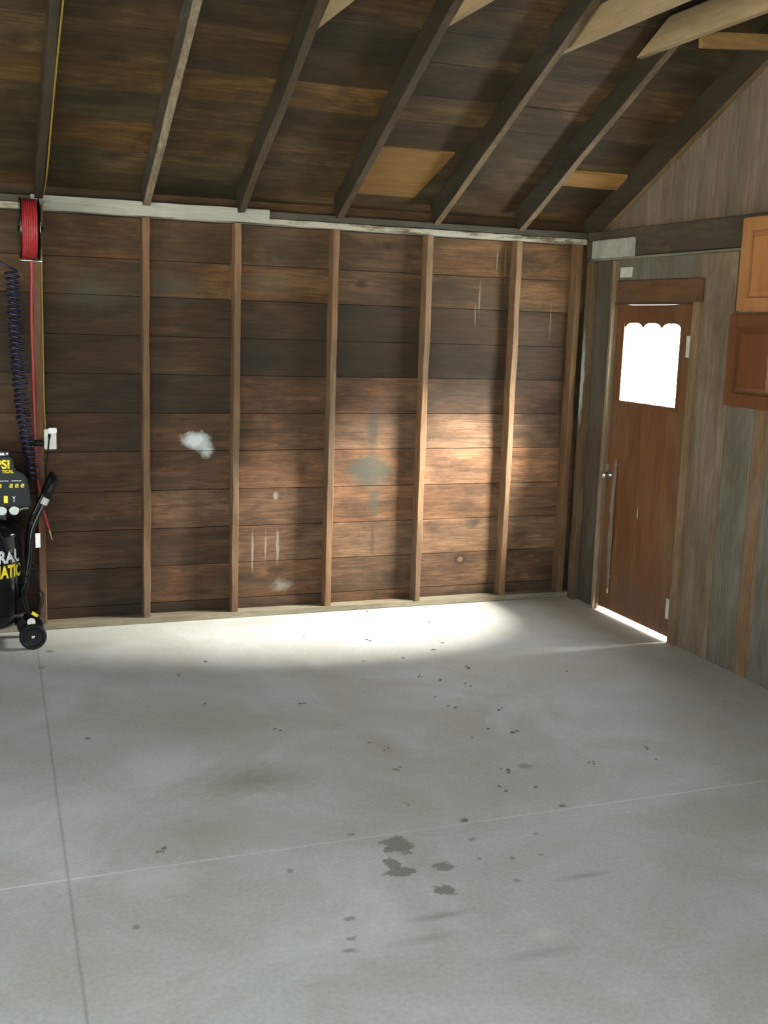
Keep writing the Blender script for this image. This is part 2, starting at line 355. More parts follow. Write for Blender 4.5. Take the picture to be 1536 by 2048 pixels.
# concrete floor
def concrete():
    T = NT('grey_concrete'); c = T.coords()
    base = T.noise(c, 0.9, 6, 0.6, 0.3)
    col = T.ramp(base, [(0.30, (0.45, 0.46, 0.43)), (0.5, (0.54, 0.55, 0.525)), (0.70, (0.63, 0.64, 0.62))])
    cl = T.ramp(T.noise(T.vmath('ADD', c, (5, 3, 0)), 1.7, 7, 0.65, 0.8), [(0.40, 0.0), (0.62, 1.0)])
    col = T.mix(T.math('MULTIPLY', cl, 0.6), col, (0.41, 0.405, 0.335))
    fn = T.noise(c, 60, 4, 0.7)
    col = T.mix(0.5, col, T.ramp(fn, [(0.35, 0.42), (0.65, 0.60)]), 'OVERLAY')
    wn = T.vmath('SUBTRACT', T.noise(c, 26, 4, 0.65, col=True), (0.5, 0.5, 0.5))
    def blob(ctr, rad, bcol, st, soft, warp=0.6, rot=0):
        nonlocal col
        w = min(rad)*warp*2.2
        p = T.vmath('SUBTRACT', T.vmath('ADD', c, T.vmath('MULTIPLY', wn, (w, w, 0))), (ctr[0], ctr[1], 0))
        p = T.vmath('MULTIPLY', p, (1/rad[0], 1/rad[1], 0.0))
        ln = T.n('ShaderNodeVectorMath', operation='LENGTH'); T.l(p, ln.inputs[0])
        m_ = T.ramp(ln.outputs['Value'], [(max(0.0, 0.9 - soft), 1.0), (1.0, 0.0)])
        col = T.mix(T.math('MULTIPLY', m_, st), col, bcol)
    DK = (0.19, 0.185, 0.15)
    # broad worn and dusty patches; under the compressor, its painted shadow with rusty dirt
    for ctr, rad, bc, st in [((-2.88, -2.52), (0.33, 0.20), (0.28, 0.27, 0.20), 0.7), ((-2.25, -2.33), (0.12, 0.24), (0.35, 0.31, 0.22), 0.55),
                             ((-3.42, -3.20), (0.20, 0.16), (0.70, 0.71, 0.68), 0.55), ((-3.0, -3.20), (0.14, 0.16), (0.64, 0.64, 0.62), 0.4),
                             ((-2.31, -3.91), (0.06, 0.05), (0.68, 0.64, 0.57), 0.7), ((-2.38, -4.0), (0.17, 0.035), (0.30, 0.29, 0.24), 0.6),
                             ((-2.58, -3.71), (0.14, 0.03), (0.27, 0.26, 0.21), 0.7), ((-2.0, -3.62), (0.13, 0.025), (0.27, 0.26, 0.21), 0.7),
                             ((-2.68, -3.82), (0.16, 0.03), (0.32, 0.31, 0.26), 0.5), ((-3.35, -0.45), (0.25, 0.10), (0.34, 0.34, 0.28), 0.5),
                             ((-2.3, -0.22), (0.25, 0.09), (0.36, 0.33, 0.26), 0.5), ((-1.0, -0.15), (1.1, 0.10), (0.38, 0.34, 0.26), 0.5),
                             ((-2.8, -1.9), (0.7, 0.35), (0.37, 0.36, 0.29), 0.5), ((-4.05, -0.30), (0.45, 0.17), (0.12, 0.10, 0.06), 0.9), ((-3.2, -2.9), (0.5, 0.25), (0.37, 0.36, 0.29), 0.5), ((-1.6, -4.2), (0.5, 0.12), (0.40, 0.39, 0.33), 0.4)]:
        blob(ctr, rad, bc, st, 0.85, 0.5)
    # oil spots
    for ctr, rad in [((-2.535, -3.225), (0.062, 0.070)), ((-2.60, -3.41), (0.062, 0.030)), ((-2.60, -3.345), (0.026, 0.05)),
                     ((-2.44, -3.415), (0.046, 0.036)), ((-2.50, -3.565), (0.042, 0.036))]:
        blob(ctr, rad, DK, 0.8, 0.10, 1.1)
    for ctr, rad in [((-2.86, -3.64), (0.024, 0.020)), ((-2.89, -3.748), (0.022, 0.018)), ((-2.92, -3.811), (0.03, 0.02)), ((-1.747, -2.705), (0.040, 0.034)),
                     ((-2.22, -3.105), (0.022, 0.024)), ((-2.258, -3.257), (0.026, 0.020)), ((-2.668, -3.091), (0.018, 0.018)), ((-2.179, -3.429), (0.016, 0.016)),
                     ((-2.072, -3.442), (0.016, 0.014)), ((-2.24, -3.584), (0.018, 0.018)), ((-2.011, -3.285), (0.014, 0.014)), ((-3.503, -3.492), (0.014, 0.02)),
                     ((-1.78, -3.103), (0.010, 0.024)), ((-2.298, -3.40), (0.011, 0.011)), ((-3.603, -0.806), (0.028, 0.03)), ((-3.545, -0.527), (0.014, 0.02)),
                     ((-2.956, -3.291), (0.014, 0.02))]:
        blob(ctr, rad, DK, 0.65, 0.45, 1.0)
    # saw-cut control joints: one filled with pale dust, one dark
    sp = T.n('ShaderNodeSeparateXYZ'); T.l(c, sp.inputs[0])
    jw = T.math('MULTIPLY', T.math('SUBTRACT', T.noise(c, 6, 3), 0.5), 0.008)
    j1 = T.math('ABSOLUTE', T.math('ADD', T.math('ADD', sp.outputs[1], 3.133), jw))
    m1 = T.ramp(j1, [(0.002, 1.0), (0.006, 0.0)])
    fade = T.ramp(T.noise(c, 2.3, 2), [(0.35, 0.25), (0.6, 0.9)])
    col = T.mix(T.math('MULTIPLY', m1, fade), col, (0.80, 0.80, 0.77))
    j2 = T.math('ABSOLUTE', T.math('ADD', T.math('ADD', sp.outputs[0], 3.633), T.math('ADD', jw, T.math('MULTIPLY', T.math('ADD', sp.outputs[1], 1.5), -0.024))))
    m2 = T.ramp(j2, [(0.002, 1.0), (0.006, 0.0)])
    col = T.mix(T.math('MULTIPLY', m2, 0.35), col, (0.07, 0.07, 0.06))
    T.l(col, T.b.inputs['Base Color'])
    T.l(T.ramp(base, [(0.3, 0.50), (0.7, 0.68)]), T.b.inputs['Roughness']); T.b.inputs['Specular IOR Level'].default_value = 0.35
    T.bump(fn, 0.06, 0.003)
    return T.m
M['concrete'] = concrete()
M['ground'] = plain('sunlit_gravel', (0.42, 0.40, 0.34), 0.9, nz=0.3, nscale=12)

# ------------------------------------------------------------------ setting: floor, walls, roof
LX, FY = -7.6, -7.45          # left and front limits of the garage
PITCH = 0.515
RZ0, RB0 = 2.54, 2.377        # underside of the roof boards / rafter bottoms above the back wall line
RIDGE = -3.70
def rz(y, z0=RZ0): return z0 - PITCH*y if y > RIDGE else z0 - PITCH*(2*RIDGE - y)

bm = BM(); box(bm, LX - 0.1, 0.0, FY - 0.1, 0.06, -0.12, 0.0); struct(obj('floor', bm, M['concrete']))
bm = BM(); box(bm, -30, 30, -30, 30, -0.30, -0.13)
box(bm, 0.0, 30, -30, 30, -0.13, -0.012)
struct(obj('ground_outside', bm, M['ground'])); bpy.data.objects['ground_outside'].name = 'floor_outside'

STUDX = [-3.548, -2.945, -2.406, -1.797, -1.174, -0.544]
rnd = random.Random(11)
def rtint(lo=0.7, hi=1.3, warm=0.12):
    v = rnd.uniform(lo, hi); w = rnd.uniform(-warm, warm)
    return (v*(1 + w), v, v*(1 - w), rnd.random())

# back wall: horizontal boards, real gaps, joints hidden behind studs
rows = [-0.02, 0.105, 0.335, 0.568, 0.803, 1.043, 1.272, 1.503, 1.727, 1.955, 2.165, 2.40, 2.60]
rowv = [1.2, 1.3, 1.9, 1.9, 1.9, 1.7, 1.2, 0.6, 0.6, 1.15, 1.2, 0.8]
bm = BM()
for i, (a, b) in enumerate(zip(rows, rows[1:])):
    cuts = [LX, -5.4, STUDX[0], -2.945 if i % 2 else -2.406, STUDX[3], STUDX[4 + (i % 2)], 0.02]
    for x0, x1 in zip(cuts, cuts[1:]):
        t = rtint(0.8, 1.2, 0.10); f = rowv[i]*((0.5 if a < 1.3 else 0.75) if x1 < -2.0 else (0.85 if x0 < -2.2 else 1.3) if a < 1.3 else 1.15 if a > 1.9 and x0 > -1.3 else 1.0)  # lower boards towards the door coloured brighter to carry the window light
        if x1 > -1.9 and 0.1 < a < 1.2: t = (t[0], t[1], t[2], t[3])
        dy = rnd.uniform(0, 0.003)
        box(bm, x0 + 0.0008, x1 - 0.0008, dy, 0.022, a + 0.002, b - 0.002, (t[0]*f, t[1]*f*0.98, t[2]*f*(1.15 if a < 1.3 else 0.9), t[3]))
box(bm, LX, 0.1, 0.0225, 0.05, -0.02, 2.60, (0.15, 0.15, 0.15, 0.1))
struct(obj('wall_back', bm, M['wall']))

# roof: boards running along the building on both slopes
bm = BM(); cosp = 1/math.sqrt(1 + PITCH*PITCH)
def roof_slope(sign):
    y = 0.28; k = 0
    while y > RIDGE:
        wy = rnd.choice([0.20, 0.225, 0.235])*cosp*1.08; y2 = max(RIDGE, y - wy)
        xs = [LX - 0.1, -6.0, -5.0, rnd.choice([-4.2, STUDX[0]]), rnd.choice(STUDX[1:3]), rnd.choice(STUDX[3:5]), rnd.choice([STUDX[5] - 0.04, -0.02]), 0.25]
        for x0, x1 in zip(xs, xs[1:]):
            if x1 - x0 < 0.05: continue
            t = rtint(0.55, 1.35, 0.14); d = rnd.uniform(0, 0.004)
            ya, yb = y - 0.0015, y2 + 0.0015
            za, zb = rz(ya) + d, rz(yb) + d
            if sign < 0: pa, pb = 2*RIDGE - ya, 2*RIDGE - yb
            else: pa, pb = ya, yb
            pts = [(x0 + 0.001, pa, za), (x0 + 0.001, pb, zb), (x0 + 0.001, pb, zb + 0.022), (x0 + 0.001, pa, za + 0.022)]
            prism(bm, pts, (x1 - x0 - 0.002, 0, 0), t)
        y = y2; k += 1
roof_slope(1); roof_slope(-1)
for sgn in (1, -1):
    ya, yb = 0.30, RIDGE
    pa, pb = (ya, yb) if sgn > 0 else (2*RIDGE - ya, 2*RIDGE - yb)
    prism(bm, [(LX - 0.15, pa, rz(ya) + 0.028), (LX - 0.15, pb, rz(yb) + 0.028), (LX - 0.15, pb, rz(yb) + 0.06), (LX - 0.15, pa, rz(ya) + 0.06)], (-LX + 0.45, 0, 0), (0.1, 0.1, 0.1, 0))
struct(obj('ceiling', bm, M['roof']))

# right wall: vertical boards below the girt, around the door opening, and gable boards above
DY0, DY1, DZ = -0.430, -1.245, 2.022       # door opening
bm = BM()
vb = [(0.05, -0.14, 0.5), (-0.14, -0.40, 0.42), (-0.40, DY0, 0.7)]
for a, b, v in vb: box(bm, 0.0, 0.022, b + 0.001, a - 0.001, -0.02, 2.45, (v, v*0.95, v*0.9, rnd.random()))
tints = [(1.05, 0.86, 0.66), (1.05, 0.95, 0.80), (1.25, 1.05, 0.85), (0.88, 0.92, 0.88), (1.25, 0.86, 0.58), (0.9, 0.95, 1.0), (0.95, 1.0, 1.0), (1.1, 0.9, 0.7)]
y = DY1; i = 0
while y > FY:
    w = [0.09, 0.215, 0.06, 0.235, 0.125, 0.235, 0.235, 0.20][i % 8]
    c = tints[i % 8]; dx = [0, 0, 0.006, 0, 0.0, 0.004, 0, 0][i % 8]
    box(bm, -dx, 0.022, max(FY, y - w) + 0.0015, y - 0.0015, -0.02 if y < -3 else 0.0, 2.45, (*c, rnd.random())); y -= w; i += 1
box(bm, 0.0, 0.022, DY1 + 0.0005, DY0 - 0.0005, 2.165, 2.45, (0.8, 0.85, 0.85, 0.3))      # grey board over the header
# gable
y = 0.02; 
while y > 2*RIDGE - 0.1:
    w = rnd.choice([0.11, 0.13, 0.14]); y2 = y - w; v = rnd.uniform(0.7, 1.1)
    ya, yb = y - 0.001, y2 + 0.001
    prism(bm, [(0, ya, 2.452), (0, yb, 2.452), (0, yb, rz(yb) + 0.02), (0, ya, rz(ya) + 0.02)], (0.022, 0, 0), (v*rnd.uniform(0.95, 1.2), v*0.93, v*0.85, rnd.random()))
    y = y2
# backing
box(bm, 0.0225, 0.045, DY0 + 0.002, 0.06, -0.13, 2.50, (0.1, 0.1, 0.1, 0)); box(bm, 0.0225, 0.045, FY, DY1 - 0.002, -0.13, 2.50, (0.1, 0.1, 0.1, 0))
box(bm, 0.0225, 0.045, DY1 - 0.01, DY0 + 0.01, DZ + 0.004, 2.50, (0.1, 0.1, 0.1, 0))
prism(bm, [(0.0225, 0.06, 2.48), (0.0225, 2*RIDGE - 0.06, 2.48), (0.0225, 2*RIDGE - 0.06, rz(2*RIDGE - 0.06) + 0.03), (0.0225, RIDGE, rz(RIDGE) + 0.03), (0.0225, 0.06, rz(0.06) + 0.03)], (0.022, 0, 0), (0.1, 0.1, 0.1, 0))
struct(obj('wall_right', bm, M['right']))

# left gable wall with an opening, front wall with the open vehicle door (both behind or beside the camera)
bm = BM(); SO0, SO1, SZ = -5.7, -2.7, 2.3
box(bm, LX - 0.05, LX, SO1, 0.06, -0.1, 2.45); box(bm, LX - 0.05, LX, FY, SO0, -0.1, 2.45); box(bm, LX - 0.05, LX, SO0, SO1, SZ, 2.45)
prism(bm, [(LX - 0.05, 0.06, 2.45), (LX - 0.05, 2*RIDGE - 0.06, 2.45), (LX - 0.05, 2*RIDGE - 0.06, 2.55), (LX - 0.05, RIDGE, rz(RIDGE) + 0.02), (LX - 0.05, 0.06, 2.55)], (0.05, 0, 0))
struct(obj('wall_left', bm, M['right']))
bm = BM(); box(bm, LX, -6.4, FY - 0.05, FY, -0.1, 2.55); box(bm, -2.0, 0.04, FY - 0.05, FY, -0.1, 2.55); box(bm, -6.4, -2.0, FY - 0.05, FY, 2.2, 2.55)
struct(obj('wall_front', bm, M['wall']))
# unseen roof and side wall, added to keep sun out of the vehicle door
bm = BM(); box(bm, LX - 0.1, 0.2, -12.5, FY - 0.06, 2.60, 2.70); box(bm, 0.06, 0.2, -12.5, FY - 0.06, -0.1, 2.60)
struct(obj('sun_blocker', bm, M['blocker']))

# ------------------------------------------------------------------ wall framing on the back wall
bm = BM(); beam(bm, (LX + 0.02, -0.046, 0.02), (-0.002, -0.046, 0.02), 0.088, 0.038, seg=90, jit=0.003, seed=3)
tag(obj('sole_plate', bm, M['sole']), 'long dusty wooden sole plate on the concrete along the foot of the back wall', 'wooden plate')
bm = BM(); beam(bm, (LX + 0.02, -0.046, 2.42), (-0.05, -0.046, 2.42), 0.088, 0.036, seg=90, jit=0.0008, seed=4)
tag(obj('top_plate', bm, M['plate']), 'lower top plate with flaking white paint running over the wall studs', 'wooden plate')
bm = BM(); beam(bm, (LX + 0.02, -0.046, 2.46), (-0.05, -0.046, 2.4605), 0.088, 0.038, seg=90, jit=0.001, seed=5)
tag(obj('top_plate', bm, M['darkplate']), 'dark upper top plate under the rafter ends', 'wooden plate')
bm = BM(); beam(bm, (-3.575, -0.1035, 2.443), (-2.225, -0.1035, 2.446), 0.02, 0.079, seg=30, jit=0.0015, seed=6)
tag(obj('painted_board', bm, M['whiteboard']), 'long white painted board nailed across the top of the wall at left', 'board')

sl = ['wall stud behind the red hose reel and air compressor at left', 'wall stud just right of the electrical outlet, at the end of its bay',
      'wall stud between the white paint splat and the white drip marks', 'wall stud between the white drips and the grey-green stain',
      'wall stud right of the grey-green stain, left of the brightest wall bay', 'wall stud with a bright sunlit edge, nearest full stud to the corner']
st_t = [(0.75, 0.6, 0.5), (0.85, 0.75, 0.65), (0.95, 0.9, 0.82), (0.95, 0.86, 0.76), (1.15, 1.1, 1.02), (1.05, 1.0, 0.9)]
lean = [0.0, 0.0, 0.0, 0.0, 0.0, 0.0]
for i, x in enumerate(STUDX):
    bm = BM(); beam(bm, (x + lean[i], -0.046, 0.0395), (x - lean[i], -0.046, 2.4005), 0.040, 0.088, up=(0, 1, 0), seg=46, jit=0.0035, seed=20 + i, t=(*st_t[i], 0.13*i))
    tag(obj('wall_stud', bm, M['stud']), sl[i], 'wall stud', 'studs of the back wall')
bm = BM(); beam(bm, (-0.094, -0.046, 0.0395), (-0.094, -0.046, 2.4005), 0.042, 0.088, up=(0, 1, 0), seg=40, jit=0.002, seed=31, t=(0.85, 0.78, 0.66, 0.9))
tag(obj('corner_stud', bm, M['stud']), 'brown corner stud against the back wall, next to the right wall', 'wall stud')
bm = BM(); beam(bm, (-0.0225, -0.135, 0.0), (-0.0225, -0.135, 2.29), 0.042, 0.075, up=(0, 1, 0), seg=40, jit=0.002, seed=32, t=(0.62, 0.55, 0.45, 0.7))
corner_blobs = [((0, -0.12, 1.52), (B, 0.035, 0.36), (0.38, 0.42, 0.38), 0.85, 0.4)]
M['cornerpost'] = wood('corner_post_lumber', (0.10, 0.065, 0.035), (0.17, 0.12, 0.07), (0.25, 0.19, 0.12), 'Z', dirt=0.4, grey=0.4, knots=False, blobs=corner_blobs)
tag(obj('corner_post', bm, M['cornerpost']), 'dark post on the right wall beside the corner, with a pale paint smear', 'wall post')

# right wall: girt with its pale lower edge, white block, door casing
bm = BM(); beam(bm, (-0.030, -0.10, 2.395), (-0.030, FY + 0.02, 2.395), 0.042, 0.165, seg=80, jit=0.002, seed=33)
g = obj('girt', bm, M['girt']); tag(g, 'dark horizontal girt across the right wall above the door', 'wall beam')
bm = BM(); beam(bm, (-0.034, -0.21, 2.300), (-0.034, FY + 0.02, 2.300), 0.050, 0.014, seg=60, jit=0.001, seed=34)
tag(obj('ledge_strip', bm, M['girtedge']), 'thin pale ledge strip under the dark girt on the right wall', 'trim strip')
bm = BM(); beam(bm, (-0.066, -0.205, 2.362), (-0.066, -0.675, 2.362), 0.022, 0.115, seg=10, jit=0.002, seed=35)
tag(obj('painted_block', bm, M['whiteboard']), 'short white painted board nailed over the door-side corner of the girt', 'board')

# ------------------------------------------------------------------ rafters, ties, gable rafter
RX = [-3.535, -2.95, -2.405, -1.80, -1.165, -0.575]
rl = ['dark rafter above the red hose reel, with the yellow cord beside it', 'whitewashed rafter, the pale one above the white painted board',
      'dark crooked rafter ending where the white painted board ends', 'dark rafter left of the pale roof patch',
      'dark rafter right of the pale roof patch', 'dark rafter nearest the gable rafter, carrying the full fresh collar tie']
rise = 0.157; H2 = rise*cosp
for i, x in enumerate(RX):
    bm = BM()
    y0, y1 = 0.0, RIDGE + 0.06
    zc = (RZ0 + RB0)/2
    P = Vector((x, -0.12, zc + PITCH*0.12)); Q = Vector((x + (0.03 if i == 4 else 0), y1, zc - PITCH*y1))
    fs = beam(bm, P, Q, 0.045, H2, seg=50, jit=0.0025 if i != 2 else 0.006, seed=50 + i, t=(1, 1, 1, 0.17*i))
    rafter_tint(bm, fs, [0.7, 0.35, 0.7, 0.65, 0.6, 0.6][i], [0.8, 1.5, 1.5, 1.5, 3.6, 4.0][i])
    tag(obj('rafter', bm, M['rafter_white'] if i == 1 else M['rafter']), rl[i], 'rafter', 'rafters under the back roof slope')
bm = BM(); g0 = 2.345
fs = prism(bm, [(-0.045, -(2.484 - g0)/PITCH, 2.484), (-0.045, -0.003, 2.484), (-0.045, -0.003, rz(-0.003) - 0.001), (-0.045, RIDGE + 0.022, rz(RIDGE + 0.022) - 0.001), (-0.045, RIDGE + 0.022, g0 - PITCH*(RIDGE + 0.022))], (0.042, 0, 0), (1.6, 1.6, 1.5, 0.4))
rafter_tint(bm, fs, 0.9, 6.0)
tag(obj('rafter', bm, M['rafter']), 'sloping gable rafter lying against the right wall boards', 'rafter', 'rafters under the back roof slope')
bm = BM(); box(bm, LX, 0.0, RIDGE - 0.02, RIDGE + 0.02, rz(RIDGE) - 0.2, rz(RIDGE) - 0.03)
tag(obj('ridge_board', bm, M['rafter']), 'dark ridge board at the peak of the roof', 'roof beam')

def tie(x, zb, off, label, h=0.14):
    bm = BM(); zt = zb + h
    def yr(z): return -(z - RZ0 + 0.045)/PITCH
    ya, yb = yr(zb), yr(zt)
    prism(bm, [(x - off, ya, zb), (x - off, yb, zt), (x - off, 2*RIDGE - yb, zt), (x - off, 2*RIDGE - ya, zb)], (0.038, 0, 0), (1, 1, 1, random.random()))
    tag(obj('collar_tie', bm, M['new']), label, 'collar tie', 'fresh lumber collar ties')
tie(RX[2] + 0.045, 3.20, 0.020, 'fresh pale collar tie furthest left, only its tip in view at the top edge')
tie(RX[3] + 0.045, 3.25, 0.020, 'fresh pale collar tie above the crooked roof patch, small tip at the top edge')
tie(RX[4] + 0.075, 3.215, 0.015, 'fresh pale collar tie second from the gable, cut to a point against the rafter')
tie(RX[5] - 0.043, 3.245, 0.020, 'fresh pale collar tie nearest the gable, its whole slanted end in view')
bm = BM(); beam(bm, (RX[5] + 0.024, -1.88, 3.255), (-0.047, -1.84, 3.305), 0.03, 0.075, seg=6, jit=0.001, seed=70)
tag(obj('roof_brace', bm, M['newx']), 'brown horizontal brace between the last rafter and the gable, behind the nearest tie', 'brace')
bm = BM(); yy = -0.46
prism(bm, [(RX[5] + 0.024, -0.40, rz(-0.40) - 0.022), (RX[5] + 0.024, -0.52, rz(-0.52) - 0.022), (RX[5] + 0.024, -0.52, rz(-0.52) - 0.001), (RX[5] + 0.024, -0.40, rz(-0.40) - 0.001)], (0.52, 0, 0), (1.1, 1.0, 0.8, 0.2))
tag(obj('roof_batten', bm, M['newx']), 'bright orange-brown short batten under the roof boards beside the gable rafter', 'batten')
bm = BM()
prism(bm, [(RX[3] + 0.023, -0.16, rz(-0.16) - 0.010), (RX[3] + 0.10, -0.575, rz(-0.575) - 0.010), (RX[3] + 0.10, -0.575, rz(-0.575) - 0.001), (RX[3] + 0.023, -0.16, rz(-0.16) - 0.001)], (0.45, 0.0, 0), (0.62, 0.55, 0.40, 0.7))
tag(obj('roof_patch', bm, M['newx']), 'pale brown plywood patch on the roof between two dark rafters', 'patch board')

# ------------------------------------------------------------------ the door
bm = BM()
def wbox(*a): box(bm, *a)
WY0, WY1, WZ0, WZ1 = -0.535, -1.132, 1.408, 1.900
dyl, dyr, db, dt = DY0 - 0.004, DY1 + 0.004, 0.026, 2.0125
box(bm, 0.002, 0.040, WY0, dyl, db, dt, (1, 1, 1, 0.2)); box(bm, 0.002, 0.040, dyr, WY1, db, dt, (0.95, 1, 1, 0.5))
n = 7; ys = [WY0 + (WY1 - WY0)*k/n for k in range(n + 1)]
for k in range(n):
    v = random.uniform(0.85, 1.12); box(bm, 0.002, 0.040, ys[k+1] + 0.0006, ys[k] - 0.0006, db, WZ0 + 0.002*(k % 2), (v*random.uniform(1, 1.12), v, v*0.95, random.random()))
# head of the door with three shallow arches over the light
pts = [(0.002, WY1, dt), (0.002, WY1 + 0.15, 2.0105), (0.002, WY0 - 0.05, 2.0105), (0.002, WY0, dt)]
L3 = (WY1 - WY0)/3
for k in range(3):
    for j in range(9):
        u = j/8; z = WZ1 - 0.030 + 0.030*(1 - (2*u - 1)**4)
        pts.append((0.002, WY0 + L3*(k + u), z))
prism(bm, pts, (0.038, 0, 0), (0.9, 0.9, 0.9, 0.6))
door = struct(obj('door_1', bm, M['door']))
bm = BM(); box(bm, 0.019, 0.023, WY1, WY0, WZ0, WZ1 - 0.002); obj('window_pane', bm, M['glass'], door)
bm = BM()
for (a, b, c, d) in ((WY1 - 0.02, WY0 + 0.02, WZ0 - 0.022, WZ0), (WY1 - 0.02, WY1, WZ0, WZ1), (WY0, WY0 + 0.02, WZ0, WZ1)):
    box(bm, -0.004, 0.0018, a, b, c, d, (0.9, 0.95, 0.9, 0.3))
obj('window_trim', bm, M['door'], door)
bm = BM(); lathe(bm, [(0.024, 0.0), (0.024, -0.006), (0.010, -0.010), (0.009, -0.026), (0.018, -0.034), (0.024, -0.046), (0.022, -0.056), (0.010, -0.062)], (0.002, -0.475, 0.915), 'X', 24)
kb = obj('door_knob', bm, M['steel'], door, smooth=True); kb['label'] = 'small bright metal knob'
bm = BM(); box(bm, -0.010, 0.001, DY0 - 0.030, DY0 - 0.006, 0.93, 0.985); kk = obj('latch', bm, M['steel'], door)
for zz, nm in ((0.20, 'lower'), (1.77, 'upper')):
    bm = BM(); box(bm, -0.006, 0.0015, DY1 + 0.006, DY1 + 0.045, zz - 0.062, zz + 0.062); tube(bm, [(-0.006, DY1 + 0.005, zz - 0.062), (-0.006, DY1 + 0.005, zz + 0.062)], 0.006, 8)
    h = obj('hinge', bm, M['paper'], door); h['label'] = 'pale painted hinge'
bm = BM()   # slender rod standing on the door near the latch side
tube(bm, [(-0.010, -0.560, 0.17), (-0.010, -0.560, 1.03)], 0.006, 8); box(bm, -0.016, 0.0015, -0.566, -0.554, 0.98, 1.0); box(bm, -0.016, 0.0015, -0.566, -0.554, 0.24, 0.26)
obj('bolt_rod', bm, M['jamb'], door)
bm = BM(); tube(bm, [(-0.012, -0.560, 0.14), (-0.012, -0.560, 0.172)], 0.008, 8); obj('bolt_tip', bm, M['brass'], door)

bm = BM(); box(bm, -0.034, -0.0005, DY0 + 0.004, DY0 + 0.028, 0.0, 2.29, (1.35, 1.3, 1.2, 0.2)); struct(obj('trim_1', bm, M['jamb']))
bm = BM(); box(bm, -0.014, -0.0005, DY0 - 0.006, DY0 + 0.0035, 0.0, 2.165, (0.8, 0.72, 0.62, 0.6)); struct(obj('trim_2', bm, M['jamb']))
bm = BM(); box(bm, -0.012, -0.0005, DY1 - 0.08, DY0 - 0.007, DZ + 0.004, 2.160, (1, 1, 1, 0.3)); struct(obj('trim_3', bm, M['doorhead']))
bm = BM(); box(bm, -0.022, -0.0005, DY1 - 0.002, DY0 - 0.007, DZ - 0.010, DZ + 0.0035, (0.6, 0.55, 0.5, 0.3)); struct(obj('trim_4', bm, M['doorhead']))
bm = BM(); box(bm, -0.016, -0.0005, DY1 - 0.075, DY1 - 0.003, 0.0, DZ + 0.003, (1.15, 0.92, 0.7, 0.8)); struct(obj('trim_5', bm, M['jamb']))
bm = BM(); box(bm, -0.006, 0.0, -0.578, -0.448, 2.183, 2.245); tag(obj('paper_tag', bm, M['paper']), 'small pale tag on the grey board above the door', 'tag')

# ------------------------------------------------------------------ wall cabinets at the right edge
def cabinet(z0, z1, xf, y0, y1, mat, label, arch):
    t = thing('wall_cabinet', label, 'cabinet', (-0.15, (y0 + y1)/2, z0))
    bm = BM(); box(bm, xf + 0.02, -0.003, y1, y0, z0, z1); obj('cabinet_body', bm, mat, t)
    dw = (y0 - y1)/2
    for k in range(2):
        a, b = y0 - dw*k - 0.003, y0 - dw*(k + 1) + 0.003
        za, zb = z0 + 0.006, z1 - 0.006
        # door frame: stiles, bottom rail, top rail, groove cut round a raised panel
        bm = BM(); s = 0.062; g = 0.010
        box(bm, xf, xf + 0.019, a - s, a, za, zb, (1, 1, 1, 0.2)); box(bm, xf, xf + 0.019, b, b + s, za, zb, (1, 1, 1, 0.4))
        box(bm, xf, xf + 0.019, b + s, a - s, za, za + s, (1, 1, 1, 0.6)); box(bm, xf, xf + 0.019, b + s, a - s, zb - s, zb, (1, 1, 1, 0.8))
        box(bm, xf + 0.012, xf + 0.019, b + s, a - s, za + s, zb - s, (0.8, 0.8, 0.8, 0.5))
        d = obj('cabinet_door', bm, mat, t)
        bm = BM(); m = s + g
        y_a, y_b, z_a, z_b = a - m, b + m, za + m, zb - m; bv = 0.022
        base = [(xf + 0.012, y_a, z_a), (xf + 0.012, y_b, z_a), (xf + 0.012, y_b, z_b), (xf + 0.012, y_a, z_b)]
        top = [(xf + 0.001, y_a - bv, z_a + bv), (xf + 0.001, y_b + bv, z_a + bv), (xf + 0.001, y_b + bv, z_b - bv), (xf + 0.001, y_a - bv, z_b - bv)]
        A = [bm.verts.new(p) for p in base]; Bv = [bm.verts.new(p) for p in top]; fs = [bm.faces.new(Bv)]
        for q in range(4): fs.append(bm.faces.new([A[q], A[(q+1) % 4], Bv[(q+1) % 4], Bv[q]]))
        fs.append(bm.faces.new(A[::-1]))
        bmesh.ops.recalc_face_normals(bm, faces=fs); tint_faces(bm, fs, (1.05, 1.0, 0.95, 0.3))
        p = obj('raised_panel', bm, mat, d)
    return t
cabinet(1.962, 2.425, -0.300, -1.995, -2.80, M['cab'], 'upper orange-brown wall cabinet at the right edge, above the darker one', 0)
cabinet(1.490, 1.955, -0.325, -1.985, -2.80, M['cab_low'], 'lower red-brown wall cabinet at the right edge of the picture', 0)

# ------------------------------------------------------------------ air compressor
CX, CY = -3.862, -0.335
comp = thing('air_compressor', 'black upright air compressor with yellow lettering and rubber wheels, at the left edge', 'air compressor', (CX, CY, 0))
R_ = 0.205
prof = [(0.02, 0.105), (0.10, 0.112), (0.155, 0.128), (0.185, 0.150), (0.200, 0.178), (R_ + 0.003, 0.20), (R_ + 0.003, 0.212), (R_, 0.216), (R_, 0.640), (R_ + 0.003, 0.644), (R_ + 0.003, 0.656),
        (0.198, 0.672), (0.18, 0.700), (0.145, 0.722), (0.09, 0.738), (0.03, 0.744)]
bm = BM(); lathe(bm, prof, (CX, CY, 0), 'Z', 64); obj('tank', bm, M['black'], comp, smooth=True)
bm = BM(); box(bm, CX - 0.17, CX - 0.13, CY - 0.03, CY + 0.03, 0.0, 0.15); obj('foot', bm, M['rubber'], comp)
